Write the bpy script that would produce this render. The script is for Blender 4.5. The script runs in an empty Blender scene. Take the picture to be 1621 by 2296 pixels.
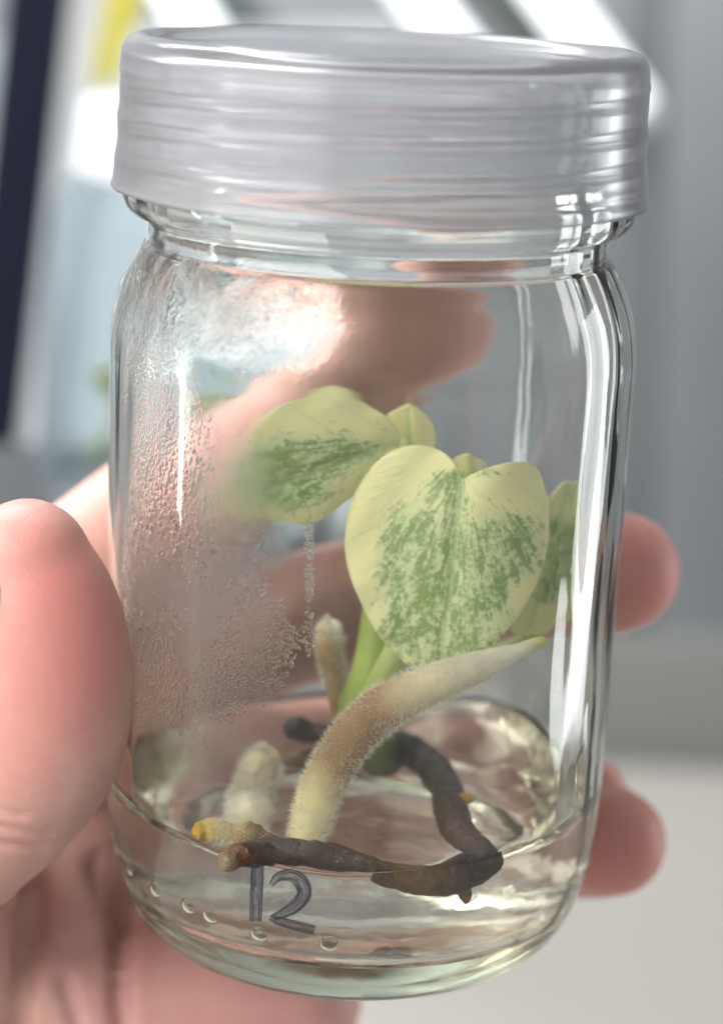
import bpy, bmesh, math, random
from mathutils import Vector, Matrix, noise
from mathutils.bvhtree import BVHTree

random.seed(7)
MM = J = 0.001
scene = bpy.context.scene
COL = scene.collection

# ------------------------------------------------------------------ camera
D, FPX, PITCH, ROLL = 0.28, 5340.0, math.radians(14.3), math.radians(2.5)
W0, CX, CY = 1621.0, 810.5, 1148.0
CAM = Vector((-0.0005, -D * math.cos(PITCH), 0.0515 + D * math.sin(PITCH)))
FW = Vector((0, math.cos(PITCH), -math.sin(PITCH)))
UP = Vector((0, math.sin(PITCH), math.cos(PITCH)))
RT = Vector((1, 0, 0))
_c, _s = math.cos(ROLL), math.sin(ROLL)
cd = bpy.data.cameras.new('camera')
cam = bpy.data.objects.new('camera', cd)
COL.objects.link(cam)
r2 = RT * _c + UP * _s          # the camera rolls so that the jar leans a little to the right
u2 = UP * _c - RT * _s
cam.matrix_world = Matrix(((r2.x, u2.x, -FW.x, CAM.x), (r2.y, u2.y, -FW.y, CAM.y), (r2.z, u2.z, -FW.z, CAM.z), (0, 0, 0, 1)))
cd.sensor_fit = 'HORIZONTAL'
cd.sensor_width = 36
cd.lens = 36 * FPX / W0
cd.clip_start, cd.clip_end = 0.01, 50
cd.dof.use_dof = True
cd.dof.focus_distance = 0.262
cd.dof.aperture_fstop = cd.lens / 6.6
scene.camera = cam

# ------------------------------------------------------------------ world, lamps, exposure
world = bpy.data.worlds.new('World')
scene.world = world
world.use_nodes = True
bg = world.node_tree.nodes['Background']
bg.inputs[0].default_value = (0.80, 0.84, 0.88, 1)
bg.inputs[1].default_value = 0.40

def area(name, loc, target, sx, sy, power, col=(1, 1, 1)):
    l = bpy.data.lights.new(name, 'AREA')
    l.shape = 'RECTANGLE'
    l.size, l.size_y, l.energy, l.color = sx, sy, power, col
    o = bpy.data.objects.new(name, l)
    COL.objects.link(o)
    o.location = loc
    o.rotation_euler = (Vector(target) - Vector(loc)).to_track_quat('-Z', 'Y').to_euler()
    return o
area('ceiling_lamp', (-0.95, -0.75, 0.80), (0, 0, 0.05), 1.4, 1.1, 32, (1.0, 0.98, 0.95))
area('streak_lamp', (0.63, 0.26, 0.02), (0, 0, 0.03), 0.18, 0.46, 1.1, (0.95, 0.98, 1.0))  # added lamp, low at the right, for the white streak in the glass
area('glint_lamp', (-0.66, -0.04, -0.10), (0, 0, 0.02), 0.035, 0.20, 0.22, (0.97, 0.99, 1.0))  # narrow lamp added at the left for an upright glint on the jar
area('rack_lamp', (-0.35, 0.45, 0.60), (-0.15, 0.75, -0.05), 0.6, 0.2, 9, (0.94, 0.98, 1.0))

scene.view_settings.view_transform = 'Standard'
scene.view_settings.look = 'None'
scene.view_settings.exposure = 0.35
scene.view_settings.gamma = 1.0
scene.render.engine = 'CYCLES'
cy = scene.cycles
cy.max_bounces, cy.transmission_bounces, cy.glossy_bounces, cy.diffuse_bounces, cy.transparent_max_bounces = 26, 22, 8, 4, 24
cy.caustics_refractive = True
cy.caustics_reflective = True
cy.blur_glossy = 1.0
cy.use_denoising = True
cy.sample_clamp_indirect = 8.0

# ------------------------------------------------------------------ helpers
def ray(u, v):
    x, y = u - CX, CY - v
    xr, yr = _c * x - _s * y, _s * x + _c * y
    return (FW + RT * (xr / FPX) + UP * (yr / FPX))

def at(u, v, Y):
    """point of the place on the sight line of a photograph position, at depth Y"""
    d = ray(u, v)
    return CAM + d * ((Y - CAM.y) / d.y)

def link(o, parent=None):
    COL.objects.link(o)
    if parent is not None:
        o.parent = parent
    return o

def new_obj(name, verts, faces, mat=None, parent=None, smooth=True):
    me = bpy.data.meshes.new(name)
    me.from_pydata([tuple(v) for v in verts], [], faces)
    if smooth:
        me.polygons.foreach_set('use_smooth', [True] * len(me.polygons))
    me.update()
    o = bpy.data.objects.new(name, me)
    if mat is not None:
        me.materials.append(mat)
    return link(o, parent)

def fix_normals(o):
    bm = bmesh.new(); bm.from_mesh(o.data)
    bmesh.ops.recalc_face_normals(bm, faces=bm.faces)
    bm.to_mesh(o.data); bm.free()

def empty(name, loc=(0, 0, 0)):
    o = bpy.data.objects.new(name, None)
    o.empty_display_size = 0.01
    o.location = loc
    return link(o)

def tag(o, label, cat, group=None, kind=None):
    o['label'] = label
    if cat: o['category'] = cat
    if group: o['group'] = group
    if kind: o['kind'] = kind
    return o

def cr(pts, n, closed=False):
    """Catmull-Rom through tuples of any length"""
    out, N = [], len(pts)
    segs = N if closed else N - 1
    for i in range(segs):
        if closed:
            p0, p1, p2, p3 = (pts[(i + k - 1) % N] for k in range(4))
        else:
            p0, p1, p2, p3 = pts[max(i - 1, 0)], pts[i], pts[i + 1], pts[min(i + 2, N - 1)]
        for j in range(n):
            t = j / n
            out.append(tuple(0.5 * (2 * b + (c - a) * t + (2 * a - 5 * b + 4 * c - d) * t * t + (3 * b - a - 3 * c + d) * t ** 3)
                             for a, b, c, d in zip(p0, p1, p2, p3)))
    if not closed:
        out.append(tuple(pts[-1]))
    return out

def lathe(profile, seg, disp=None):
    """profile of (r, z) in metres; r = 0 makes a pole"""
    verts, rows, faces = [], [], []
    for i, (r, z) in enumerate(profile):
        if r <= 1e-9:
            rows.append([len(verts)]); verts.append((0, 0, z)); continue
        row = []
        for k in range(seg):
            a = 2 * math.pi * k / seg
            rr, zz = (r, z) if disp is None else disp(i, r, z, a)
            row.append(len(verts)); verts.append((rr * math.cos(a), rr * math.sin(a), zz))
        rows.append(row)
    for A, B in zip(rows[:-1], rows[1:]):
        for k in range(seg):
            k2 = (k + 1) % seg
            if len(A) == 1 and len(B) > 1: faces.append((A[0], B[k2], B[k]))
            elif len(B) == 1 and len(A) > 1: faces.append((A[k], A[k2], B[0]))
            elif len(A) > 1: faces.append((A[k], A[k2], B[k2], B[k]))
    return verts, faces

def tube(path, seg=14, bumps=0.0, seed=0, bscale=0.38):
    """path of (x, y, z, r); returns verts, faces and, for each vert, its place along the path"""
    P = [Vector(p[:3]) for p in path]
    verts, faces, ts = [], [], []
    n = len(P)
    T = [(P[min(i + 1, n - 1)] - P[max(i - 1, 0)]).normalized() for i in range(n)]
    ref = Vector((0.3, -1, 0.2)).normalized()
    N0 = (ref - T[0] * ref.dot(T[0])).normalized()
    rows = []
    def ring(c, Nn, B, r, t):
        row = []
        for k in range(seg):
            a = 2 * math.pi * k / seg
            d = Nn * math.cos(a) + B * math.sin(a)
            q = c + d * r
            if bumps:
                q = q + d * (bumps * noise.noise(q * (900 * bscale) + Vector((seed, 0, 0))) + 0.6 * bumps * noise.noise(q * (2200 * bscale) + Vector((0, seed, 0))))
            row.append(len(verts)); verts.append(q); ts.append(t)
        rows.append(row)
    for i in range(n):
        N0 = (N0 - T[i] * N0.dot(T[i])).normalized()
        B = T[i].cross(N0)
        r = path[i][3]
        if i == 0:
            for e in (0.35, 0.75, 0.95): ring(P[0] - T[0] * r * math.sqrt(1 - e * e) * 0.8, N0, B, r * e, 0)
        ring(P[i], N0, B, r, i / (n - 1))
        if i == n - 1:
            for e in (0.95, 0.75, 0.35): ring(P[i] + T[i] * r * math.sqrt(1 - e * e) * 0.8, N0, B, r * e, 1)
    for A, B in zip(rows[:-1], rows[1:]):
        for k in range(seg):
            k2 = (k + 1) % seg
            faces.append((A[k], A[k2], B[k2], B[k]))
    verts.append(sum((verts[k] for k in rows[0]), Vector()) / seg); ts.append(0)
    verts.append(sum((verts[k] for k in rows[-1]), Vector()) / seg); ts.append(1)
    a, b = len(verts) - 2, len(verts) - 1
    for k in range(seg):
        k2 = (k + 1) % seg
        faces.append((a, rows[0][k2], rows[0][k])); faces.append((b, rows[-1][k], rows[-1][k2]))
    return verts, faces, ts

def set_attr(o, name, vals):
    a = o.data.attributes.new(name, 'FLOAT', 'POINT')
    a.data.foreach_set('value', vals)

def set_col(o, name, cols):
    a = o.data.attributes.new(name, 'FLOAT_COLOR', 'POINT')
    a.data.foreach_set('color', [x for c in cols for x in (*c, 1.0)])

def lerp_cols(stops, t):
    for (t0, c0), (t1, c1) in zip(stops[:-1], stops[1:]):
        if t <= t1:
            k = max(0, min(1, (t - t0) / max(1e-6, t1 - t0)))
            return tuple(a + (b - a) * k for a, b in zip(c0, c1))
    return stops[-1][1]

def srgb(r, g, b):
    return tuple(((x / 255) / 12.92 if x / 255 < 0.04045 else (((x / 255) + 0.055) / 1.055) ** 2.4) for x in (r, g, b))

def material(name):
    m = bpy.data.materials.new(name)
    m.use_nodes = True
    nt = m.node_tree
    return m, nt, nt.nodes['Principled BSDF'], nt.nodes['Material Output']

def N(nt, t, **kw):
    n = nt.nodes.new(t)
    for k, v in kw.items():
        if k in n.inputs: n.inputs[k].default_value = v
        else: setattr(n, k, v)
    return n

def noise_node(nt, scale, detail=3, rough=0.5, coord=None, dist=0.0):
    n = nt.nodes.new('ShaderNodeTexNoise')
    n.inputs['Scale'].default_value = scale
    n.inputs['Detail'].default_value = detail
    n.inputs['Roughness'].default_value = rough
    n.inputs['Distortion'].default_value = dist
    if coord is not None: nt.links.new(coord, n.inputs['Vector'])
    return n

def obj_coord(nt):
    return nt.nodes.new('ShaderNodeTexCoord').outputs['Object']

def bump(nt, h, strength, dist, normal_in):
    b = nt.nodes.new('ShaderNodeBump')
    b.inputs['Strength'].default_value = strength
    b.inputs['Distance'].default_value = dist
    nt.links.new(h, b.inputs['Height'])
    nt.links.new(b.outputs['Normal'], normal_in)
    return b

def ramp(nt, fac, stops):
    r = nt.nodes.new('ShaderNodeValToRGB')
    e = r.color_ramp.elements
    while len(e) < len(stops): e.new(0.5)
    for k, (p, c) in enumerate(stops):
        e[k].position = p
        e[k].color = (*c, 1) if len(c) == 3 else c
    nt.links.new(fac, r.inputs['Fac'])
    return r

def mathn(nt, op, a, b=None, clamp=False):
    n = nt.nodes.new('ShaderNodeMath'); n.operation = op; n.use_clamp = clamp
    for i, x in enumerate((a, b)):
        if x is None: continue
        if isinstance(x, (int, float)): n.inputs[i].default_value = x
        else: nt.links.new(x, n.inputs[i])
    return n.outputs[0]

def mixcol(nt, fac, a, b):
    n = nt.nodes.new('ShaderNodeMix'); n.data_type = 'RGBA'
    for sock, x in ((n.inputs[0], fac), (n.inputs[6], a), (n.inputs[7], b)):
        if isinstance(x, (int, float)): sock.default_value = x
        elif isinstance(x, tuple): sock.default_value = (*x, 1)
        else: nt.links.new(x, sock)
    return n.outputs[2]

def plain(name, col, rough=0.6, var=0.0, scale=30):
    m, nt, b, out = material(name)
    b.inputs['Base Color'].default_value = (*col, 1)
    b.inputs['Roughness'].default_value = rough
    if var:
        n = noise_node(nt, scale, 4, 0.6, obj_coord(nt))
        c = mixcol(nt, n.outputs['Fac'], tuple(x * (1 - var) for x in col), tuple(min(1, x * (1 + var)) for x in col))
        nt.links.new(c, b.inputs['Base Color'])
    return m

# ------------------------------------------------------------------ materials
def glass_mat():
    m, nt, b, out = material('clear_glass')
    nt.nodes.remove(b)
    g = nt.nodes.new('ShaderNodeBsdfGlass')
    g.inputs['IOR'].default_value = 1.5
    g.inputs['Color'].default_value = (0.992, 0.998, 0.995, 1)
    co = obj_coord(nt)
    at_ = N(nt, 'ShaderNodeAttribute', attribute_name='fog')
    n = noise_node(nt, 900, 4, 0.6, co)
    f = mathn(nt, 'MULTIPLY', at_.outputs['Fac'], n.outputs['Fac'])
    f2 = mathn(nt, 'MULTIPLY', f, 0.95, True)
    nt.links.new(f2, g.inputs['Roughness'])
    wv = N(nt, 'ShaderNodeAttribute', attribute_name='wave')
    n1 = noise_node(nt, 150, 6, 0.66, co, 0.8)
    h = mathn(nt, 'MULTIPLY', n1.outputs['Fac'], wv.outputs['Fac'])
    bump(nt, h, 0.7, 0.0014, g.inputs['Normal'])
    nt.links.new(g.outputs[0], out.inputs['Surface'])
    va = N(nt, 'ShaderNodeVolumeAbsorption'); va.inputs['Color'].default_value = (0.40, 0.46, 0.14, 1); va.inputs['Density'].default_value = 15
    nt.links.new(va.outputs[0], out.inputs['Volume'])
    return m

def simple_glass(name, ior, col=(1, 1, 1), rough=0.0, bscale=None, bdist=0.0):
    m, nt, b, out = material(name)
    nt.nodes.remove(b)
    g = nt.nodes.new('ShaderNodeBsdfGlass')
    g.inputs['IOR'].default_value = ior
    g.inputs['Color'].default_value = (*col, 1)
    g.inputs['Roughness'].default_value = rough
    if bscale:
        n = noise_node(nt, bscale, 3, 0.5, obj_coord(nt))
        bump(nt, n.outputs['Fac'], 0.5, bdist, g.inputs['Normal'])
    nt.links.new(g.outputs[0], out.inputs['Surface'])
    return m

def lid_mat():
    m, nt, b, out = material('frosted_plastic')
    b.inputs['Base Color'].default_value = (0.93, 0.93, 0.95, 1)
    b.inputs['Roughness'].default_value = 0.22
    b.inputs['IOR'].default_value = 1.45
    b.inputs['Transmission Weight'].default_value = 0.0
    co = obj_coord(nt)
    mp = N(nt, 'ShaderNodeMapping'); mp.inputs['Scale'].default_value = (40, 40, 160)
    nt.links.new(co, mp.inputs['Vector'])
    n = noise_node(nt, 1.0, 4, 0.6, mp.outputs['Vector'])
    tr = N(nt, 'ShaderNodeBsdfTranslucent'); tr.inputs['Color'].default_value = (0.92, 0.92, 0.95, 1)
    rf = N(nt, 'ShaderNodeBsdfRefraction'); rf.inputs['Color'].default_value = (0.95, 0.95, 0.97, 1)
    rf.inputs['IOR'].default_value = 1.22; rf.inputs['Roughness'].default_value = 0.19
    m1 = N(nt, 'ShaderNodeMixShader'); m2 = N(nt, 'ShaderNodeMixShader'); m3 = N(nt, 'ShaderNodeMixShader')
    df = N(nt, 'ShaderNodeBsdfDiffuse'); df.inputs['Color'].default_value = (0.68, 0.68, 0.71, 1)
    m1.inputs[0].default_value = 0.5
    nt.links.new(df.outputs[0], m1.inputs[1]); nt.links.new(tr.outputs[0], m1.inputs[2])
    k = mathn(nt, 'ADD', mathn(nt, 'MULTIPLY', n.outputs['Fac'], 0.10), 0.60)
    nt.links.new(k, m2.inputs[0])
    nt.links.new(m1.outputs[0], m2.inputs[1]); nt.links.new(rf.outputs[0], m2.inputs[2])
    gl = N(nt, 'ShaderNodeBsdfGlossy'); gl.inputs['Roughness'].default_value = 0.20
    fr = N(nt, 'ShaderNodeFresnel'); fr.inputs['IOR'].default_value = 1.36
    nt.links.new(fr.outputs[0], m3.inputs[0]); nt.links.new(m2.outputs[0], m3.inputs[1]); nt.links.new(gl.outputs[0], m3.inputs[2])
    n2 = noise_node(nt, 220, 3, 0.6, co)
    bump(nt, n2.outputs['Fac'], 0.06, 0.0004, gl.inputs['Normal'])
    nt.links.new(m3.outputs[0], out.inputs['Surface'])
    return m

def skin_mat():
    m, nt, b, out = material('skin')
    co = obj_coord(nt)
    red = N(nt, 'ShaderNodeAttribute', attribute_name='redness')
    n1 = noise_node(nt, 70, 4, 0.6, co)
    n2 = noise_node(nt, 420, 3, 0.6, co)
    base = mixcol(nt, ramp(nt, n1.outputs['Fac'], [(0.35, (0, 0, 0)), (0.65, (1, 1, 1))]).outputs[0], (0.60, 0.325, 0.265), (0.73, 0.455, 0.375))
    np_ = noise_node(nt, 38, 3, 0.55, co)
    base = mixcol(nt, ramp(nt, np_.outputs['Fac'], [(0.45, (0, 0, 0)), (0.72, (0.8, 0.8, 0.8))]).outputs[0], base, (0.55, 0.28, 0.27))
    base = mixcol(nt, red.outputs['Fac'], base, (0.62, 0.235, 0.205))
    base = mixcol(nt, mathn(nt, 'MULTIPLY', n2.outputs['Fac'], 0.28), base, (0.57, 0.29, 0.245))
    nt.links.new(base, b.inputs['Base Color'])
    b.inputs['Roughness'].default_value = 0.5
    b.inputs['Specular IOR Level'].default_value = 0.35
    b.inputs['Subsurface Weight'].default_value = 0.35
    b.inputs['Subsurface Radius'].default_value = (1.0, 0.35, 0.2)
    b.inputs['Subsurface Scale'].default_value = 0.003
    # skin ridges: fine bent lines plus pores
    mp = N(nt, 'ShaderNodeMapping'); mp.inputs['Rotation'].default_value = (0.3, 0.6, 0.9)
    nt.links.new(co, mp.inputs['Vector'])
    wv = N(nt, 'ShaderNodeTexWave'); wv.inputs['Scale'].default_value = 900
    wv.inputs['Distortion'].default_value = 9; wv.inputs['Detail'].default_value = 2; wv.inputs['Detail Scale'].default_value = 0.12
    nt.links.new(mp.outputs[0], wv.inputs['Vector'])
    vo = N(nt, 'ShaderNodeTexVoronoi'); vo.inputs['Scale'].default_value = 700
    nt.links.new(co, vo.inputs['Vector'])
    n3 = noise_node(nt, 160, 5, 0.65, co)
    h = mathn(nt, 'ADD', mathn(nt, 'MULTIPLY', wv.outputs['Fac'], 0.05), mathn(nt, 'MULTIPLY', vo.outputs['Distance'], 0.12))
    h = mathn(nt, 'ADD', h, mathn(nt, 'MULTIPLY', n3.outputs['Fac'], 0.40))
    # fine crossing wrinkles
    mw = N(nt, 'ShaderNodeMapping'); mw.inputs['Scale'].default_value = (120, 120, 520); mw.inputs['Rotation'].default_value = (0, 0.35, 0)
    nt.links.new(co, mw.inputs['Vector'])
    n4 = noise_node(nt, 1.0, 4, 0.6, mw.outputs[0], 1.2)
    h = mathn(nt, 'ADD', h, mathn(nt, 'MULTIPLY', mathn(nt, 'ABSOLUTE', mathn(nt, 'SUBTRACT', n4.outputs['Fac'], 0.5)), 0.45))
    bump(nt, h, 0.4, 0.0005, b.inputs['Normal'])
    return m

def leaf_mat():
    m, nt, b, out = material('variegated_leaf')
    uv = N(nt, 'ShaderNodeUVMap', uv_map='vein').outputs[0]
    uvp = N(nt, 'ShaderNodeUVMap', uv_map='plane').outputs[0]
    gr = N(nt, 'ShaderNodeAttribute', attribute_name='green').outputs['Fac']
    rb = N(nt, 'ShaderNodeAttribute', attribute_name='rib').outputs['Fac']
    n1 = noise_node(nt, 2.6, 6, 0.70, uv, 0.6)       # streaks along the veins
    n2 = noise_node(nt, 1.5, 5, 0.62, uvp, 0.4)      # patches
    n3 = noise_node(nt, 7.5, 5, 0.72, uvp, 0.3)      # speckle
    s = mathn(nt, 'ADD', mathn(nt, 'MULTIPLY', n1.outputs['Fac'], 0.50), mathn(nt, 'MULTIPLY', n2.outputs['Fac'], 0.22))
    s = mathn(nt, 'ADD', s, mathn(nt, 'MULTIPLY', n3.outputs['Fac'], 0.40))
    thr = mathn(nt, 'SUBTRACT', 0.72, mathn(nt, 'MULTIPLY', mathn(nt, 'POWER', gr, 0.6), 0.216))
    s = mathn(nt, 'SUBTRACT', s, thr)
    mask = mathn(nt, 'MULTIPLY', s, 11, True)
    cream = mixcol(nt, n2.outputs['Fac'], (0.92, 0.85, 0.35), (0.94, 0.90, 0.52))
    green = mixcol(nt, n3.outputs['Fac'], (0.12, 0.235, 0.03), (0.30, 0.44, 0.10))
    pale = mixcol(nt, n1.outputs['Fac'], (0.62, 0.72, 0.32), (0.86, 0.86, 0.52))
    inner = mixcol(nt, mathn(nt, 'MULTIPLY', mathn(nt, 'SUBTRACT', gr, 0.35), 1.6, True), cream, pale)
    c = mixcol(nt, mathn(nt, 'MULTIPLY', mask, 0.92), inner, green)
    c = mixcol(nt, mathn(nt, 'MULTIPLY', rb, 0.6), c, (0.52, 0.66, 0.32))
    nt.links.new(c, b.inputs['Base Color'])
    b.inputs['Roughness'].default_value = 0.36
    b.inputs['Specular IOR Level'].default_value = 0.45
    h = mathn(nt, 'ADD', mathn(nt, 'MULTIPLY', n1.outputs['Fac'], 0.8), mathn(nt, 'MULTIPLY', rb, -0.7))
    h = mathn(nt, 'ADD', h, mathn(nt, 'MULTIPLY', n3.outputs['Fac'], 0.3))
    bump(nt, h, 0.35, 0.0005, b.inputs['Normal'])
    tr = N(nt, 'ShaderNodeBsdfTranslucent')
    nt.links.new(c, tr.inputs['Color'])
    mx = N(nt, 'ShaderNodeMixShader'); mx.inputs[0].default_value = 0.12
    nt.links.new(b.outputs[0], mx.inputs[1]); nt.links.new(tr.outputs[0], mx.inputs[2])
    nt.links.new(mx.outputs[0], out.inputs['Surface'])
    return m

def tissue_mat(name, rough=0.5, var=0.35, scale=500, bd=0.0004, streak=False, sss=0.1):
    """plant tissue that reads its colour along the organ from the attribute 'tint'"""
    m, nt, b, out = material(name)
    co = obj_coord(nt)
    a = N(nt, 'ShaderNodeAttribute', attribute_name='tint').outputs['Color']
    n = noise_node(nt, scale, 5, 0.65, co)
    n2 = noise_node(nt, scale * 0.3, 3, 0.6, co)
    k = mathn(nt, 'ADD', mathn(nt, 'MULTIPLY', n.outputs['Fac'], var), 1 - var * 0.5)
    k = mathn(nt, 'MULTIPLY', k, mathn(nt, 'ADD', mathn(nt, 'MULTIPLY', n2.outputs['Fac'], var), 1 - var * 0.5))
    mul = N(nt, 'ShaderNodeVectorMath', operation='SCALE')
    nt.links.new(a, mul.inputs[0]); nt.links.new(k, mul.inputs['Scale'])
    nt.links.new(mul.outputs[0], b.inputs['Base Color'])
    b.inputs['Roughness'].default_value = rough
    b.inputs['Subsurface Weight'].default_value = sss
    b.inputs['Subsurface Radius'].default_value = (1, 0.7, 0.3)
    b.inputs['Subsurface Scale'].default_value = 0.001
    bump(nt, n.outputs['Fac'], 0.6, bd, b.inputs['Normal'])
    return m

GLASS = glass_mat()
DOTG = simple_glass('dot_glass', 1.22, (0.80, 0.87, 0.80))
GEL = simple_glass('gel', 1.335, (0.985, 0.968, 0.94), 0.0, 200, 0.0003)
WATER = simple_glass('water', 1.31)
LID = lid_mat()
SKIN = skin_mat()
LEAF = leaf_mat()
ROOT = tissue_mat('root_skin', 0.75, 0.45, 700, 0.0004, sss=0.06)
RHIZ = tissue_mat('rhizome_bark', 0.38, 1.2, 620, 0.0016)
STEM = tissue_mat('stem_skin', 0.4, 0.3, 500, 0.0003, sss=0.2)
HAIR = plain('root_hair', (0.88, 0.82, 0.66), 0.8)

# ------------------------------------------------------------------ the setting behind
WALL = plain('wall_paint', (0.215, 0.222, 0.232), 0.7, 0.06, 4)
def panel(name, a, b, c, d, t, mat, parent=None):
    """a slab with the front face a b c d (lower left, lower right, upper right, upper left), t thick away from the viewer"""
    a, b, c, d = (Vector(x) for x in (a, b, c, d))
    n = (b - a).cross(d - a).normalized()
    if n.y > 0: n = -n
    back = [p - n * t for p in (a, b, c, d)]
    o = new_obj(name, [a, b, c, d] + back, [(0, 1, 2, 3), (7, 6, 5, 4), (0, 4, 5, 1), (1, 5, 6, 2), (2, 6, 7, 3), (3, 7, 4, 0)], mat, parent, False)
    fix_normals(o)
    bv = o.modifiers.new('edge', 'BEVEL'); bv.width = 0.001; bv.segments = 2
    return o
YW = 0.95
wall = panel('wall', (-1.6, YW, -0.6), (1.6, YW, -0.6), (1.6, YW, 1.0), (-1.6, YW, 1.0), 0.05, WALL)
wall['kind'] = 'structure'
bz = -0.235
bench = empty('workbench', (0.3, 0.55, bz))
bt = panel('bench_top', (-1.2, -0.25, bz), (1.2, -0.25, bz), (1.2, 0.70, bz), (-1.2, 0.70, bz), 0.03, plain('bench_laminate', (0.33, 0.308, 0.28), 0.5, 0.05, 6))
bt.data.transform(Matrix.Translation((-0.3, -0.55, -bz))); bt.parent = bench
bs = panel('shade_strip', (-1.2, 0.72, bz - 0.02), (1.2, 0.72, bz - 0.02), (1.2, 0.72, bz + 0.05), (-1.2, 0.72, bz + 0.05), 0.02, plain('shade_strip_grey', (0.17, 0.168, 0.16), 0.6))  # dark strip put in for the shadow band behind the bench
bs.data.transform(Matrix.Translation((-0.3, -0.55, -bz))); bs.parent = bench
tag(bench, 'pale grey workbench with a dark strip painted in for shade, far behind the held jar', 'workbench')

def bar(name, p0, p1, w, dpt, mat, parent=None):
    """a straight square bar between two points"""
    p0, p1 = Vector(p0), Vector(p1)
    t = (p1 - p0).normalized()
    s = t.cross(Vector((0, 1, 0))).normalized()
    q = s.cross(t)
    v = []
    for p in (p0, p1):
        for a, b in ((-1, -1), (1, -1), (1, 1), (-1, 1)):
            v.append(p + s * (a * w / 2) + q * (b * dpt / 2))
    o = new_obj(name, v, [(3, 2, 1, 0), (4, 5, 6, 7), (0, 1, 5, 4), (1, 2, 6, 5), (2, 3, 7, 6), (3, 0, 4, 7)], mat, parent, False)
    fix_normals(o)
    bv = o.modifiers.new('edge', 'BEVEL'); bv.width = min(w, dpt) * 0.15; bv.segments = 2
    return o

NAVY = plain('black_post_paint', (0.008, 0.010, 0.020), 0.5)
NAVY.node_tree.nodes['Principled BSDF'].inputs['Specular IOR Level'].default_value = 0.08
PALE = plain('shelf_white', (0.40, 0.43, 0.45), 0.4)
GREYM = plain('shelf_grey', (0.33, 0.33, 0.33), 0.5)
rack = empty('storage_rack', at(60, 1120, 0.60))
def rb_(o):
    o.data.transform(Matrix.Translation(-rack.location)); o.parent = rack
    return o
rb_(bar('post', at(98, -120, 0.52), at(-44, 1160, 0.52), 0.021, 0.014, NAVY))
rb_(bar('post', at(1452, -200, 0.80), at(1415, 1500, 0.80), 0.018, 0.016, plain('post_grey', (0.11, 0.115, 0.12), 0.5)))
bk = panel('back_panel', at(-500, 1180, 0.74), at(800, 1150, 0.74), at(900, 60, 0.74), at(-420, 90, 0.74), 0.004, PALE); rb_(bk)
rb_(bar('shelf_board', at(-700, 1120, 0.24), at(720, 1150, 0.24), 0.006, 0.10, plain('shelf_dark', (0.035, 0.037, 0.04), 0.5)))
rb_(bar('brace', at(205, -100, 0.66), at(165, 520, 0.66), 0.013, 0.006, GREYM))
rb_(bar('crossbar', at(430, -90, 0.80), at(640, 120, 0.80), 0.012, 0.01, plain('crossbar_dark', (0.03, 0.04, 0.035), 0.5)))
rb_(bar('crossbar', at(1010, -120, 0.84), at(1230, 130, 0.84), 0.022, 0.01, plain('crossbar_olive', (0.06, 0.07, 0.06), 0.5)))
tag(rack, 'storage rack with a slanting black post out of focus behind the jar', 'rack')

def emis(name, col, s):
    m, nt, b, out = material(name)
    b.inputs['Base Color'].default_value = (0.8, 0.8, 0.8, 1)
    b.inputs['Emission Color'].default_value = (*col, 1)
    b.inputs['Emission Strength'].default_value = s
    return m
TUBE = emis('tube_light_diffuser', (0.86, 0.93, 1.0), 1.15)
for (a, b, Y, w, lab) in (((820, -160), (1090, 190), 0.78, 0.0165, 'slanting white tube light on the rack beside the olive crossbar'),
                          ((1130, -150), (1440, 260), 0.76, 0.0175, 'slanting white tube light next to the grey rack post'),
                          ((330, -160), (470, 110), 0.70, 0.017, 'short white tube light between the yellow tag and the dark crossbar'),
                          ((-60, -250), (-200, 700), 0.70, 0.018, 'white tube light glowing at the far side of the black post')):
    t = empty('tube_light', at(*a, Y))
    path = [(*at(a[0] + (b[0] - a[0]) * k, a[1] + (b[1] - a[1]) * k, Y), w / 2) for k in (0.03, 0.5, 0.97)]
    v, f, _ = tube(path, 16)
    d = new_obj('diffuser', v, f, TUBE); d.data.transform(Matrix.Translation(-t.location)); d.parent = t
    for k0, k1 in ((0, 0.03), (0.97, 1)):
        path = [(*at(a[0] + (b[0] - a[0]) * k, a[1] + (b[1] - a[1]) * k, Y), w / 2 * 1.05) for k in (k0, k1)]
        v, f, _ = tube(path, 16)
        d = new_obj('end_cap', v, f, PALE); d.data.transform(Matrix.Translation(-t.location)); d.parent = t
    tag(t, lab, 'tube light', 'tube lights on the rack')
yt = panel('hanging_tag', at(205, 180, 0.57), at(262, 205, 0.57), at(330, -60, 0.57), at(255, -60, 0.57), 0.0015, plain('yellow_card', (0.46, 0.40, 0.012), 0.5))
tag(yt, 'yellow card tag hanging from the rack behind the jar lid', 'tag')

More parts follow.
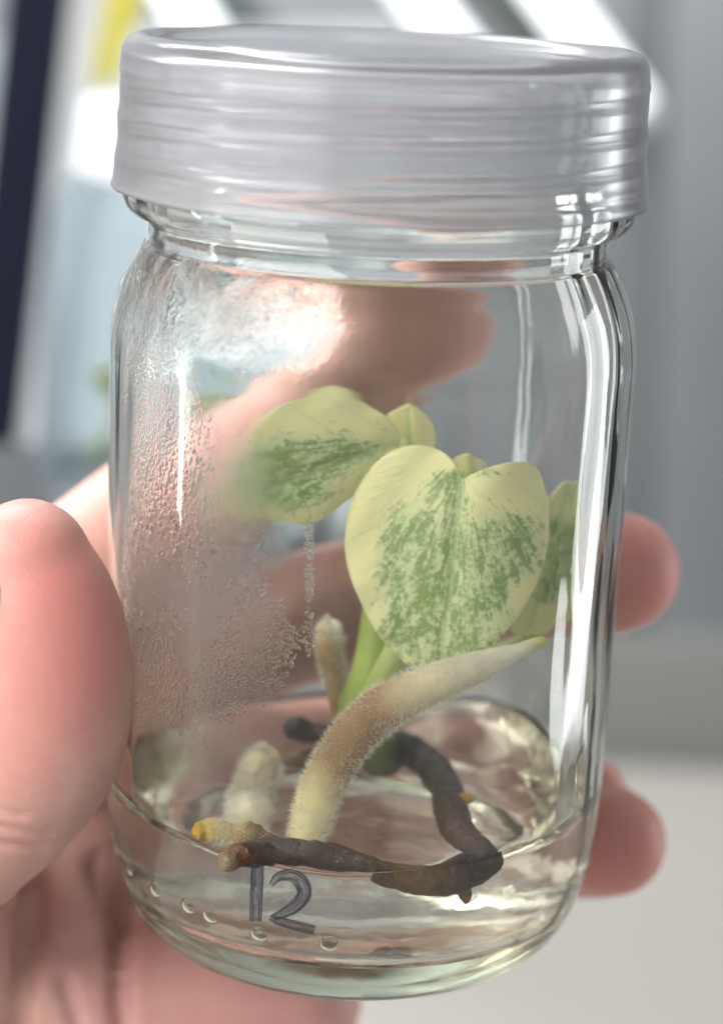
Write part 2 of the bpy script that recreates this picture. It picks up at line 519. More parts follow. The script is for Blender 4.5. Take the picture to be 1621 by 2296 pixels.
# culture jars standing on the rack shelf, out of focus
MILK = plain('milky_lid', (0.60, 0.63, 0.66), 0.4)
HAZY = simple_glass('hazy_glass', 1.12, (0.93, 0.96, 0.97), 0.25)
def shelf_jar(u, v_, Y, tilt, lab, lid_r, seedk, zs=1.0):
    t = empty('culture_jar', at(u, v_, Y))
    t.rotation_euler = (0, tilt, 0)
    t.scale = (1, 1, zs)
    pr = cr([(0, 0.4), (24, 0), (27, 3), (29, 10), (30, 40), (29.5, 70), (27, 78), (25.5, 82), (25.5, 90)], 4)
    pr += cr([(25.5, 90), (24, 90), (24, 82), (25.5, 77), (28, 69), (28.4, 40), (27.4, 11), (24, 5), (0, 4)], 4)[1:]
    vs, fs = lathe([(max(0, r) * J, z * J) for r, z in pr], 48)
    g = new_obj('glass_body', vs, fs, HAZY, t); fix_normals(g)
    pr = cr([(0, 97), (lid_r - 3, 97), (lid_r - 0.5, 95.5), (lid_r, 90), (lid_r + 0.5, 79)], 4) + cr([(lid_r - 0.5, 79), (lid_r - 1.2, 90), (lid_r - 3, 95), (0, 95.5)], 4)
    vs, fs = lathe([(max(0, r) * J, z * J) for r, z in pr], 48)
    l = new_obj('lid', vs, fs, MILK, t); fix_normals(l)
    tag(t, lab, 'jar')
    rnd = random.Random(seedk)
    p = empty('plantlet', t.location)
    p.rotation_euler = t.rotation_euler
    for k in range(9):
        a, L = rnd.uniform(0, 6.28), rnd.uniform(14, 24) * J
        base = Vector((rnd.uniform(-21, 14) * J, rnd.uniform(-6, 6) * J, 8 * J))
        dirv = Vector((math.cos(a) * 0.55, math.sin(a) * 0.55, 1)).normalized()
        sd = dirv.cross(Vector((rnd.random(), rnd.random(), rnd.random()))).normalized()
        st, tip = base + dirv * 12 * J, base + dirv * (12 * J + L)
        V, F = [], []
        for i in range(9):
            x = i / 8
            w = math.sin(math.pi * min(1, x * 0.97 + 0.02)) * 7 * J
            c = st.lerp(tip, x) + Vector((math.cos(a), math.sin(a), -0.5)) * (x * x * 5 * J)
            V += [c - sd * w, c + Vector((0, 0, -0.8 * J)), c + sd * w]
        for i in range(8):
            F += [(i * 3 + m, i * 3 + m + 1, i * 3 + m + 4, i * 3 + m + 3) for m in (0, 1)]
        o = new_obj('leaf', V, F, SHELFLEAF, p)
        o.modifiers.new('thickness', 'SOLIDIFY').thickness = 0.0005
        vs, fs, _ = tube([(*base.lerp(st, x * 0.5), 0.8 * J) for x in (0, 1, 2)], 8)
        new_obj('petiole', vs, fs, SHELFLEAF, p)
    tag(p, 'green plantlet inside the ' + lab, 'plant')
    return t
SHELFLEAF = plain('shelf_leaf', (0.34, 0.37, 0.12), 0.5, 0.4, 60)
shelf_jar(385, 1125, 0.22, math.radians(3.5), 'hazy white-lidded culture jar standing on the rack shelf', 25.5, 3, 0.86)

# ------------------------------------------------------------------ the glass jar
outer = cr([(0, 2.2), (10, 2.0), (19, 1.2), (21.5, 0.15), (23.2, 0.1), (25.2, 1.6), (27.2, 4.6), (28.6, 8.8), (29.4, 13), (29.8, 19), (30.0, 30), (30.15, 50), (30.25, 68),
            (30.2, 72.5), (29.6, 76.5), (28.5, 79.6), (27.3, 81.8), (26.75, 82.6)], 6)
outer += cr([(26.75, 82.6), (26.2, 82.9), (26.15, 83.3), (26.25, 84.2), (26.3, 85.3), (26.7, 85.85), (27.9, 86.2), (28.9, 87.2), (29.35, 88.8), (29.0, 90.2), (27.6, 91.2), (26.9, 92)], 4)[1:]
outer += cr([(26.9, 92), (26.9, 96), (26.9, 102.6), (26.4, 103.6), (25.4, 103.9)], 4)[1:]
inner = cr([(25.4, 103.9), (24.4, 103.5), (24.0, 102), (24.0, 95), (24.0, 86), (24.3, 83), (25.6, 79.5), (27.0, 75.5), (27.6, 71), (27.7, 60), (27.7, 40), (27.5, 20), (27.0, 13),
            (25.4, 8.6), (22.5, 6.0), (17, 5.2), (9, 5.3), (0, 5.4)], 6)[1:]
prof = [(r * J, z * J) for r, z in outer + inner]
N_OUT = len(outer)
def thread(z, a):
    """two turns of screw thread on the mouth"""
    d = 0
    for k in range(3):
        zc = 93.5 + 3.6 * (k + a / (2 * math.pi))
        if zc < 101.5: d = max(d, math.exp(-((z / J - zc) / 0.75) ** 2))
    return 1.25 * d * J
def jar_disp(i, r, z, a):
    ca, sa = math.cos(a), math.sin(a)
    if i < N_OUT:
        dr = 0.05 * J * noise.noise(Vector((ca * 2.2, sa * 2.2, z * 60)))
        if z > 92 * J: dr += thread(z, a)
        return r + dr * min(1, r / 0.02), z
    env = 0.07 + 0.93 / (1 + math.exp(-(ca - 0.80) / 0.035)) + 0.45 / (1 + math.exp((ca + 0.86) / 0.03))
    dr = env * (0.34 * J * noise.noise(Vector((ca * 3.0 + 5, sa * 3.0, z * 16))) + 0.30 * J * noise.noise(Vector((ca * 11, sa * 11 + 3, z * 45))))
    dr += 0.16 * J * math.exp(-((z / J - 79) / 4) ** 2) / (1 + math.exp((ca * 27 + 3) / 3.0)) * noise.noise(Vector((ca * 7, sa * 7 + 9, z * 330)))
    return r + dr * min(1, r / 0.02), z + (0.12 * J * noise.noise(Vector((ca * r * 160, sa * r * 160, 4))) if z < 9 * J else 0)
v, f = lathe(prof, 192, jar_disp)
jar = empty('glass_jar', (0, 0, 0))
tag(jar, 'clear glass culture jar with frosted screw lid and handwritten 12, held in a hand', 'jar')
body = new_obj('glass_body', v, f, GLASS, jar)
fix_normals(body)
fog, wav = [], []
n_outer_verts = 1 + (N_OUT - 1) * 192
for i, q in enumerate(v):
    x, y, z = (c / J for c in q)
    g = 0.0
    if i >= n_outer_verts and y < 6:
        g = 0.85 * math.exp(-((x + 20) / 10) ** 2) * math.exp(-((z - 44) / 18) ** 2)
        g += 1.0 * math.exp(-((x + 14.0) / 4.6) ** 2 - ((z - 58) / 11) ** 2)
        g *= 0.85 + 0.7 * noise.noise(Vector((x * 0.12, y * 0.12, z * 0.1)))
    fog.append(max(0, min(1, g)))
    lft = 1 / (1 + math.exp((x + 7) / 2.2))
    w = 0.004 + (0.010 + 0.80 * lft) * math.exp(-((z - 78) / 4.0) ** 2) + 0.05 * math.exp(-(z / 6) ** 2)
    wav.append(w)
set_attr(body, 'fog', fog); set_attr(body, 'wave', wav)

bv_all = BVHTree.FromPolygons([Vector(q) for q in v], f)
faces_in = [p for p in f if min(p) >= n_outer_verts]
bv_in = BVHTree.FromPolygons([Vector(q) for q in v], faces_in)

# lid: a frosted cap with a rounded shoulder, a recessed top and a flared lip
lp = cr([(0, 103.9 + 0.7), (12, 104.6), (24.6, 104.5), (25.6, 104.7), (26.4, 105.5), (27.4, 106.0), (28.6, 105.7), (29.35, 104.8), (29.6, 103.2), (29.65, 101), (29.7, 99), (29.8, 97), (29.88, 95), (29.98, 93), (30.15, 91.2), (30.3, 89.9), (30.5, 89.3)], 8)
N_LID = len(lp)
lp += cr([(30.5, 89.3), (30.35, 89.0), (30.0, 89.1), (29.75, 89.8), (29.1, 92.0), (28.9, 93.2), (28.8, 94.4), (28.75, 95.6), (28.7, 96.8), (28.65, 98), (28.6, 99.2), (28.58, 100.4), (28.55, 101.6), (28.2, 103.4), (27.2, 104.3), (26.0, 103.98), (24, 103.95), (12, 104.0), (0, 104.0)], 5)[1:]
def lid_disp(i, r, z, a):
    n1 = noise.noise(Vector((math.cos(a) * 2, math.sin(a) * 2, z * 150)))
    if i > N_LID and 90.5 * J < z < 102.5 * J:          # screw ridges on the inside
        ph = (z / J - 90.5) / 3.6 - a / (2 * math.pi)
        r -= 0.7 * J * max(0, math.cos(2 * math.pi * ph)) ** 2
    ringw = sum(0.5 * h_ * J * math.exp(-((z / J - zc - 0.25 * math.sin(a + 0.6)) / w_) ** 2) for h_, zc, w_ in ((0.22, 102.2, 0.4), (-0.16, 98.6, 0.9), (0.16, 97.2, 0.6), (-0.2, 94.8, 0.9), (0.16, 92.4, 0.7))) if z < 103.5 * J and i < N_LID else 0
    return r + (0.02 * J * n1 + ringw) * min(1, r / 0.02), z + 0.08 * J * noise.noise(Vector((math.cos(a) * r * 90, math.sin(a) * r * 90, 2)))
v2, f2 = lathe([(r * J, z * J) for r, z in lp], 160, lid_disp)
lid = new_obj('lid', v2, f2, LID, jar)
fix_normals(lid)
lid['label'] = 'frosted translucent plastic screw lid'

# raised dots round the heel
for (u, vv, rr) in ((252, 1893, 0.8), (289, 1948, 0.8), (345, 1995, 0.85), (420, 2033, 0.85), (470, 2055, 0.85), (580, 2096, 0.85), (738, 2118, 0.9)):
    h = bv_all.ray_cast(CAM, ray(u, vv).normalized())
    if h[0] is None:
        h = bv_all.find_nearest(at(u, vv, -0.004))
    p, n = h[0], Vector((h[0].x, h[0].y, -0.008)).normalized() if h[0] else None
    rr *= 1.18
    q = n.to_track_quat('Z', 'Y')
    vs, fs = lathe([(rr * J * math.sin(t), rr * J * 0.5 * math.cos(t)) for t in [k * math.pi / 2 / 6 for k in range(7)]], 18)
    vs = [p + q @ Vector(s) - n * 0.0001 for s in vs]
    o = new_obj('raised_dot', vs, fs, DOTG, jar)

# the handwritten number, marker strokes lying on the outer face of the glass
def ink_mat():
    m, nt, b, out = material('marker_ink')
    b.inputs['Base Color'].default_value = (0.022, 0.022, 0.035, 1)
    b.inputs['Roughness'].default_value = 0.4
    uv = N(nt, 'ShaderNodeUVMap', uv_map='stroke').outputs[0]
    mp = N(nt, 'ShaderNodeMapping'); mp.inputs['Scale'].default_value = (5.0, 0.7, 1)
    nt.links.new(uv, mp.inputs['Vector'])
    n = noise_node(nt, 1.6, 4, 0.65, mp.outputs[0])
    e = N(nt, 'ShaderNodeSeparateXYZ'); nt.links.new(uv, e.inputs[0])
    edge = mathn(nt, 'ABSOLUTE', mathn(nt, 'SUBTRACT', e.outputs[0], 0.5))
    k = mathn(nt, 'ADD', n.outputs['Fac'], mathn(nt, 'MULTIPLY', edge, 0.40))
    r = ramp(nt, k, [(0.43, (0.22,) * 3), (0.66, (0.95,) * 3)])
    nt.links.new(r.outputs[0], b.inputs['Alpha'])
    return m
INK = ink_mat()
def stroke(paths):
    V, F, UV = [], [], []
    for path in paths:
        pts = cr(path, 10)
        n0 = len(V)
        for i, (u, vv, w) in enumerate(pts):
            a, b = pts[max(i - 1, 0)], pts[min(i + 1, len(pts) - 1)]
            dx, dy = b[0] - a[0], b[1] - a[1]
            L = math.hypot(dx, dy); px, py = -dy / L, dx / L
            for k in range(7):
                s = (k / 6 - 0.5) * w * 0.82
                h = bv_all.ray_cast(CAM, ray(u + px * s, vv + py * s).normalized())
                V.append(h[0] + Vector((h[0].x, h[0].y, -0.004)).normalized() * 0.00012)
                UV.append((k / 6, i * 0.06))
        for i in range(len(pts) - 1):
            for k in range(6):
                A = n0 + i * 7 + k
                F.append((A, A + 1, A + 8, A + 7))
    o = new_obj('handwritten_digit', V, F, INK, jar)
    uvl = o.data.uv_layers.new(name='stroke')
    for li, lp_ in enumerate(o.data.loops): uvl.data[li].uv = UV[lp_.vertex_index]
    return o
stroke([[(579, 1938, 34), (577, 1975, 36), (575, 2020, 35), (574, 2066, 33)]])['label'] = 'black marker digit 1'
stroke([[(609, 1984, 14), (624, 1967, 26), (652, 1962, 34), (676, 1978, 40), (682, 2006, 40), (662, 2032, 36), (636, 2048, 28), (612, 2058, 18)],
        [(606, 2057, 14), (628, 2066, 24), (665, 2076, 27), (706, 2086, 26)]])['label'] = 'black marker digit 2'

# condensation on the inside of the wall
DV, DF = [], []
cap = []
for k in range(5):
    t = k * math.pi / 2 / 4
    cap.append((math.sin(t), math.cos(t)))
def drop(p, n, r, hgt, stretch):
    q = n.to_track_quat('Z', 'Y')
    vs, fs = lathe(cap, 10)
    # stretch along the vertical on the wall
    up = (Vector((0, 0, 1)) - n * n.z).normalized(); sd = up.cross(n)
    b0 = len(DV)
    for s in vs:
        DV.append(p + sd * (s[0] * r) + up * (s[1] * r * stretch) + n * (s[2] * hgt))
    DF.extend(tuple(b0 + i for i in p_) for p_ in fs)
def dens(u, vv):
    a = math.exp(-((u - 315) / 125) ** 2) * math.exp(-((vv - 1120) / 260) ** 2)
    b = math.exp(-((u - 400) / 185) ** 2) * math.exp(-((vv - 1430) / 130) ** 2) * 1.1
    c = 0.55 * math.exp(-((u - 697) / 9) ** 2) * math.exp(-((vv - 1270) / 110) ** 2)
    d = 0.45 * math.exp(-((u - 290) / 70) ** 2) * math.exp(-((vv - 830) / 120) ** 2)
    t = a + b + c + d
    t *= 1.25 + 0.9 * noise.noise(Vector((u / 55, vv / 70, 3))) + 0.6 * noise.noise(Vector((u / 21, vv / 24, 8)))
    return max(0, min(1, t)) ** 1.4 if t > 0.14 else 0
cells, count = {}, 0
for _ in range(200000):
    u, vv = random.uniform(250, 860), random.uniform(740, 1720)
    if random.random() > dens(u, vv): continue
    h = bv_in.ray_cast(CAM, ray(u, vv).normalized())
    if h[0] is None: continue
    p = h[0]
    big = math.exp(-((u - 380) / 150) ** 2 - ((vv - 1230) / 260) ** 2)
    r = (0.12 + 0.16 * random.random() ** 2 + 0.42 * big * random.random() ** 2) * J
    key = (round(p.x / (1.2 * J)), round(p.z / (1.2 * J)))
    ok = True
    for dx in (-1, 0, 1):
        for dz in (-1, 0, 1):
            for (q, rq) in cells.get((key[0] + dx, key[1] + dz), ()):
                if (q - p).length < (r + rq) * 0.86: ok = False
    if not ok: continue
    cells.setdefault(key, []).append((p, r))
    n = Vector((-p.x, -p.y, 0)).normalized()
    drop(p, n, r, r * random.uniform(0.32, 0.52), random.uniform(0.9, 1.6))
    count += 1
    if count > 14000: break
cond = new_obj('condensation', DV, DF, WATER, jar)
cond['kind'] = 'stuff'
cond['label'] = 'tiny water droplets on the inside of the glass'

# ------------------------------------------------------------------ gel at the bottom of the jar
def gel_z(x, y):
    r = math.hypot(x, y)
    z = 17.2 * J + 0.0022 * max(0, y / 0.0277) ** 2 + 0.0004 * x / 0.027 + 0.0022 * (x / 0.0277) ** 2
    z += 0.0009 * math.exp(-((0.0278 - r) / 0.0010))
    z += 0.0005 * noise.noise(Vector((x * 90, y * 90, 1))) + 0.0003 * noise.noise(Vector((x * 210, y * 210, 7)))
    z += 0.0045 * math.exp(-((x - 0.012) / 0.011) ** 2 - ((y - 0.012) / 0.010) ** 2)
    return z
gv, gf, rows = [], [], []
SEG = 128
gp = [(0.0, 5.2), (9, 5.0), (17, 4.9), (22.6, 5.6), (25.7, 8.3), (27.4, 12.9), (27.9, 15.5)]
gp = cr(gp, 4)
for (r, z) in gp[1:]:
    rows.append([(r * J, a, z * J) for a in range(SEG)])
for t in (0.33, 0.66, 1.0):
    row = []
    for k in range(SEG):
        a = 2 * math.pi * k / SEG
        zt = gel_z(0.0277 * math.cos(a), 0.0277 * math.sin(a))
        row.append((28.0 * J, k, 0.0155 + (zt - 0.0155) * t))
    rows.append(row)
for rr in [27.7, 27.4, 27.0, 26.4, 25.6, 24.6] + [24 - k * 1.0 for k in range(0, 24)]:
    row = []
    for k in range(SEG):
        a = 2 * math.pi * k / SEG
        row.append((rr * J, k, gel_z(rr * J * math.cos(a), rr * J * math.sin(a))))
    rows.append(row)
gv.append((0, 0, gp[0][1] * J))
for row in rows:
    for (r, k, z) in row:
        a = 2 * math.pi * k / SEG
        gv.append((r * math.cos(a), r * math.sin(a), z))
gv.append((0, 0, gel_z(0, 0)))
for k in range(SEG): gf.append((0, 1 + (k + 1) % SEG, 1 + k))
for i in range(len(rows) - 1):
    for k in range(SEG):
        A, B = 1 + i * SEG, 1 + (i + 1) * SEG
        k2 = (k + 1) % SEG
        gf.append((A + k, A + k2, B + k2, B + k))
A = 1 + (len(rows) - 1) * SEG
for k in range(SEG): gf.append((A + k, A + (k + 1) % SEG, len(gv) - 1))
gel = new_obj('gel_medium', gv, gf, GEL)
fix_normals(gel)
tag(gel, 'clear wet culture gel filling the bottom of the glass jar', 'gel')

# ------------------------------------------------------------------ the plantlet
plant = empty('plantlet', (0.002, 0.0, 0.0185))
tag(plant, 'variegated cream and green plantlet with fuzzy roots growing in gel inside the jar', 'plant')
def child(name, verts, faces, mat, parent=None, smooth=True):
    par = parent or plant
    off = plant.location
    return new_obj(name, [Vector(q) - off for q in verts], faces, mat, par, smooth)

def leaf(name, outline, notch, tip, depth, blobs, rings=26, per=12, thick=0.00035, centre=None, veins=True):
    out = cr(outline, per, True)
    Cc = centre or ((notch[0] * 0.55 + tip[0] * 0.45), (notch[1] * 0.55 + tip[1] * 0.45))
    n = len(out)
    V, uvs, uvp, gr, rbs = [], [], [], [], []
    ax = (tip[0] - notch[0], tip[1] - notch[1]); L = math.hypot(*ax)
    ax = (ax[0] / L, ax[1] / L)
    def put(u, vv, t):
        edge_w = 6 * math.sin(u * 0.05 + vv * 0.04) * t ** 4 * 0.00004
        s = ((u - notch[0]) * -ax[1] + (vv - notch[1]) * ax[0])    # across
        l = ((u - notch[0]) * ax[0] + (vv - notch[1]) * ax[1])     # along
        rib = math.exp(-(s / (9 - 5 * max(0, min(1, l / L)))) ** 2) if -10 < l < L * 0.97 else 0
        fold = -0.0006 * math.exp(-(s / 26) ** 2)
        vein = 0
        if veins and l > 0:
            ph = (l - abs(s) * 0.75) / L
            vein = 0.5 * max(0, math.cos(ph * 2 * math.pi * 5)) ** 14 * min(1, abs(s) / 30) * (1 - t ** 6)
        Y = depth(u, vv, s / L, l / L, t) - fold + edge_w
        V.append(at(u, vv, Y) )
        ang = math.atan2(s, l + 60); rad = math.hypot(s, l + 60)
        uvs.append((ang * 7, rad / 190)); uvp.append((u / 100, vv / 100))
        g = 0
        for (bu, bv_, ru, rv, k) in blobs:
            g += k * math.exp(-((u - bu) / ru) ** 2 - ((vv - bv_) / rv) ** 2)
        gr.append(max(0, min(1.0, g))); rbs.append(min(1, max(rib, vein)))
    put(*Cc, 0)
    for i in range(1, rings + 1):
        t = (i / rings) ** 0.85
        for (u, vv) in out: put(Cc[0] + (u - Cc[0]) * t, Cc[1] + (vv - Cc[1]) * t, t)
    F = [(0, 1 + k, 1 + (k + 1) % n) for k in range(n)]
    for i in range(rings - 1):
        a, b = 1 + i * n, 1 + (i + 1) * n
        F += [(a + k, b + k, b + (k + 1) % n, a + (k + 1) % n) for k in range(n)]
    o = child(name, V, F, LEAF)
    for nm, src in (('vein', uvs), ('plane', uvp)):
        l = o.data.uv_layers.new(name=nm)
        for li, lp_ in enumerate(o.data.loops): l.data[li].uv = src[lp_.vertex_index]
    set_attr(o, 'green', gr); set_attr(o, 'rib', rbs)
    so = o.modifiers.new('thickness', 'SOLIDIFY'); so.thickness = thick; so.offset = 0
    return o

# the broad heart-shaped leaf
leaf('leaf', [(1036, 1066), (1018, 1034), (985, 1004), (930, 991), (862, 1014), (806, 1085), (778, 1180), (780, 1255), (806, 1340), (850, 1420), (905, 1478), (955, 1515), (1010, 1520),
              (1066, 1490), (1120, 1420), (1172, 1350), (1208, 1270), (1222, 1180), (1218, 1090), (1192, 1038), (1140, 1032), (1090, 1044), (1058, 1058)],
     (1036, 1062), (985, 1515), lambda u, v, s, l, t: -0.0085 - 0.0045 * l + 0.010 * s * s + 0.004 * max(0, s) + 0.0012 * math.sin(s * 9) * t,
     [(985, 1310, 150, 190, 1.0), (910, 1210, 80, 100, 0.6), (1110, 1250, 80, 90, 0.5), (1085, 1330, 90, 120, 0.45), (1000, 1072, 34, 26, 0.95), (1090, 1052, 40, 16, 0.7), (1150, 1175, 55, 34, 0.75), (1020, 1120, 24, 60, 0.6),
      (900, 1420, 60, 60, 0.5), (1195, 1250, 40, 60, 0.4), (1010, 1460, 90, 60, 0.45), (812, 1260, 22, 150, -0.5), (1165, 1330, 30, 40, -0.7)])
# the leaf behind it on the thumb side
leaf('leaf', [(895, 985), (872, 928), (815, 888), (760, 866), (712, 866), (640, 890), (588, 930), (545, 990), (512, 1060), (505, 1120), (540, 1152), (600, 1160), (700, 1166), (770, 1120), (835, 1060)],
     (900, 985), (515, 1120), lambda u, v, s, l, t: 0.002 - 0.014 * l + 0.016 * s * s,
     [(690, 1020, 140, 60, 1.2), (600, 1090, 100, 65, 1.0), (790, 1000, 70, 24, 0.8), (700, 1110, 60, 40, 0.35), (850, 930, 22, 22, 0.3)])
# the small pale leaf at the top
leaf('leaf', [(905, 990), (875, 940), (873, 912), (905, 893), (928, 892), (958, 922), (972, 960), (970, 998), (940, 1010)],
     (920, 1006), (915, 893), lambda u, v, s, l, t: 0.004 + 0.012 * s * s, [], 12, 10, veins=False)['label'] = 'small unmarked yellow leaf'
leaf('leaf', [(1030, 1064), (1018, 1030), (1035, 1014), (1062, 1016), (1088, 1034), (1090, 1060), (1060, 1072)],
     (1058, 1070), (1055, 1014), lambda u, v, s, l, t: 0.001 + 0.012 * s * s, [], 10, 10, veins=False)['label'] = 'small unmarked yellow leaf'
# the leaf behind on the finger side
leaf('leaf', [(1150, 1390), (1172, 1290), (1208, 1190), (1240, 1106), (1276, 1074), (1300, 1082), (1316, 1150), (1318, 1240), (1300, 1330), (1268, 1392), (1215, 1420), (1160, 1414)],
     (1280, 1085), (1190, 1415), lambda u, v, s, l, t: 0.0045 + 0.02 * s * s - 0.003 * s,
     [(1260, 1250, 60, 80, 1.0), (1225, 1320, 60, 40, 0.6), (1240, 1180, 30, 50, 0.4), (1290, 1200, 30, 80, 0.5)])

def G(u, v_, r, dz):
    """a point dz mm above the gel surface, x y z and radius"""
    d = ray(u, v_); q = None
    zz = 0.0182 + dz * J
    q = CAM + d * ((zz - CAM.z) / d.z)
    return (q.x, q.y, q.z, r, 0)
def S(u, v_, Y, r):
    """a point in the gel seen through the front of the jar"""
    h = bv_all.ray_cast(CAM, ray(u, v_).normalized())[0]
    n = Vector((h.x, h.y, -0.002)).normalized(); d = ray(u, v_).normalized()
    eta = 1 / 1.335; c1 = -n.dot(d)
    t = d * eta + n * (eta * c1 - math.sqrt(1 - eta * eta * (1 - c1 * c1)))
    q = h + t * ((Y - h.y) / t.y)
    return (q.x, q.y, q.z, r, 0)

def organ(name, pts, mat, stops, seg=16, bumps=0.0, seed=0, per=8, parent=None):
    """pts of (u, v, Y, radius in mm)"""
    w3 = []
    for q in pts:
        if len(q) == 4: q = (*at(q[0], q[1], q[2]), q[3])
        else: q = q[:4]
        w3.append(q)
    pp = [(x, y, z, max(r, 0.05) * J) for (x, y, z, r) in cr(w3, per)]
    vs, fs, ts = tube(pp, seg, bumps, seed)
    o = child(name, vs, fs, mat, parent)
    fix_normals(o)
    set_col(o, 'tint', [lerp_cols(stops, t) for t in ts])
    return o, pp

def hairs(pp, parent, count, length, t0=0.0, t1=1.0, w=0.022, lean=0.25):
    V, F = [], []
    n = len(pp)
    for _ in range(count):
        x = random.uniform(t0, t1) * (n - 1)
        i = min(int(x), n - 2); k = x - i
        a, b = Vector(pp[i][:3]), Vector(pp[i + 1][:3])
        c = a.lerp(b, k); r = pp[i][3] * (1 - k) + pp[i + 1][3] * k
        T = (b - a).normalized()
        d = Vector((random.gauss(0, 1), random.gauss(0, 1), random.gauss(0, 1)))
        d = (d - T * d.dot(T)).normalized()
        q = c + d * r * 0.96
        L = length * J * random.uniform(0.5, 1.2) * max(0.15, min(1, (t1 - x / (n - 1)) / 0.22)) if t1 < 1 else length * J * random.uniform(0.5, 1.2)
        dr = (d + T * random.gauss(0, lean) + Vector((random.gauss(0, 1), random.gauss(0, 1), random.gauss(0, 1))) * 0.18).normalized()
        mid = q + dr * L * 0.55
        end = mid + (dr + Vector((random.gauss(0, 1), random.gauss(0, 1), random.gauss(0, 1))) * 0.3).normalized() * L * 0.5
        s = dr.cross(Vector((random.gauss(0, 1), random.gauss(0, 1), random.gauss(0, 1)))).normalized() * w * J
        b0 = len(V)
        V += [q - s, q + s, mid + s * 0.7, mid - s * 0.7, end]
        F += [(b0, b0 + 1, b0 + 2, b0 + 3), (b0 + 3, b0 + 2, b0 + 4)]
    off = plant.location
    o = new_obj('root_hairs', [q - off for q in V], F, HAIR, parent, False)
    o['kind'] = 'stuff'
    return o

CREAM, TAN, YEL, WHT = srgb(226, 210, 170), srgb(160, 124, 82), srgb(232, 218, 165), srgb(238, 232, 214)
DKB, OLV, BLK = srgb(88, 52, 27), srgb(134, 96, 34), srgb(50, 34, 23)
GRN, LGR = srgb(150, 172, 70), srgb(205, 212, 140)
# petioles and stem
organ('petiole', [(1040, 1066, -0.006, 0.9), (1010, 1150, -0.001, 1.0), (960, 1280, 0.002, 1.2), (905, 1420, -0.003, 1.5), (868, 1510, -0.004, 1.8), (825, 1600, -0.003, 2.0)], STEM, [(0, LGR), (0.5, LGR), (1, GRN)], 14)
organ('petiole', [(905, 990, 0.003, 1.0), (880, 1120, 0.005, 1.2), (850, 1260, 0.005, 1.4), (842, 1400, 0.002, 1.9), (836, 1480, 0.001, 2.3), (815, 1590, 0.0, 2.5)], STEM, [(0, LGR), (0.5, GRN), (0.8, srgb(176, 192, 92)), (1, srgb(140, 160, 60))], 16)
organ('petiole', [(1215, 1412, 0.0055, 0.8), (1100, 1470, 0.006, 1.0), (980, 1540, 0.005, 1.2), (870, 1610, 0.003, 1.5)], STEM, [(0, LGR), (1, GRN)], 12)
organ('stem', [(826, 1520, 0.002, 2.4), (812, 1585, 0.002, 2.8), (830, 1650, 0.003, 2.9), (862, 1700, 0.004, 2.6)], STEM, [(0, GRN), (0.5, srgb(120, 140, 48)), (1, srgb(88, 84, 40))], 16, 0.0003)
# the long furry root that leans towards the finger side
o, pp = organ('root', [G(686, 1892, 1.9, 0.4), (703, 1830, -0.0188, 2.25), (728, 1750, -0.0172, 2.4), (780, 1662, -0.0160, 2.5), (850, 1590, -0.0150, 2.6), (930, 1544, -0.0170, 2.3), (1020, 1508, -0.0165, 2.0), (1105, 1474, -0.0150, 1.4), (1165, 1450, -0.0135, 0.95), (1207, 1432, -0.012, 0.6)],
              ROOT, [(0, YEL), (0.16, YEL), (0.28, TAN), (0.48, TAN), (0.58, CREAM), (0.85, WHT), (0.93, YEL), (1, srgb(214, 214, 90))], 18, 0.00022, 3)
hairs(pp, o, 11000, 0.8, 0.0, 0.84)
# the short tan root standing behind
o, pp = organ('root', [(776, 1630, 0.004, 1.2), (764, 1570, 0.006, 1.35), (748, 1500, 0.007, 1.45), (736, 1440, 0.007, 1.65), (741, 1410, 0.007, 1.75), (750, 1402, 0.007, 1.35)], ROOT, [(0, srgb(140, 106, 60)), (0.5, srgb(172, 138, 92)), (0.75, srgb(196, 168, 128)), (1, WHT)], 18, 0.0005, 5, 12)
hairs(pp, o, 3200, 0.8, 0.3, 1.0)
# the stubby white root
o, pp = organ('root', [G(556, 1880, 1.3, -0.3), G(560, 1838, 1.9, 1.2), (564, 1790, -0.0120, 2.2), (576, 1745, -0.0108, 1.9), (592, 1706, -0.0100, 1.9), (612, 1688, -0.0095, 1.1)], ROOT, [(0, CREAM), (0.3, WHT), (0.8, CREAM), (1, srgb(214, 190, 140))], 20, 0.0008, 9, 14)
hairs(pp, o, 9000, 1.15, 0.08, 1.0, lean=0.5)
# the yellow tipped root lying on the gel
o, pp = organ('root', [G(450, 1866, 0.75, 1.3), G(478, 1858, 1.15, 1.5), G(520, 1862, 1.4, 1.2), G(560, 1874, 1.5, 0.8), G(600, 1888, 1.5, 0.5), G(630, 1900, 1.5, 0.3)], ROOT, [(0, srgb(196, 156, 30)), (0.12, srgb(200, 166, 62)), (0.3, srgb(214, 192, 130)), (0.5, srgb(196, 168, 112)), (0.7, srgb(120, 90, 58)), (1, DKB)], 18, 0.0007, 12, 12)
hairs(pp, o, 3000, 0.6, 0.25, 0.9)
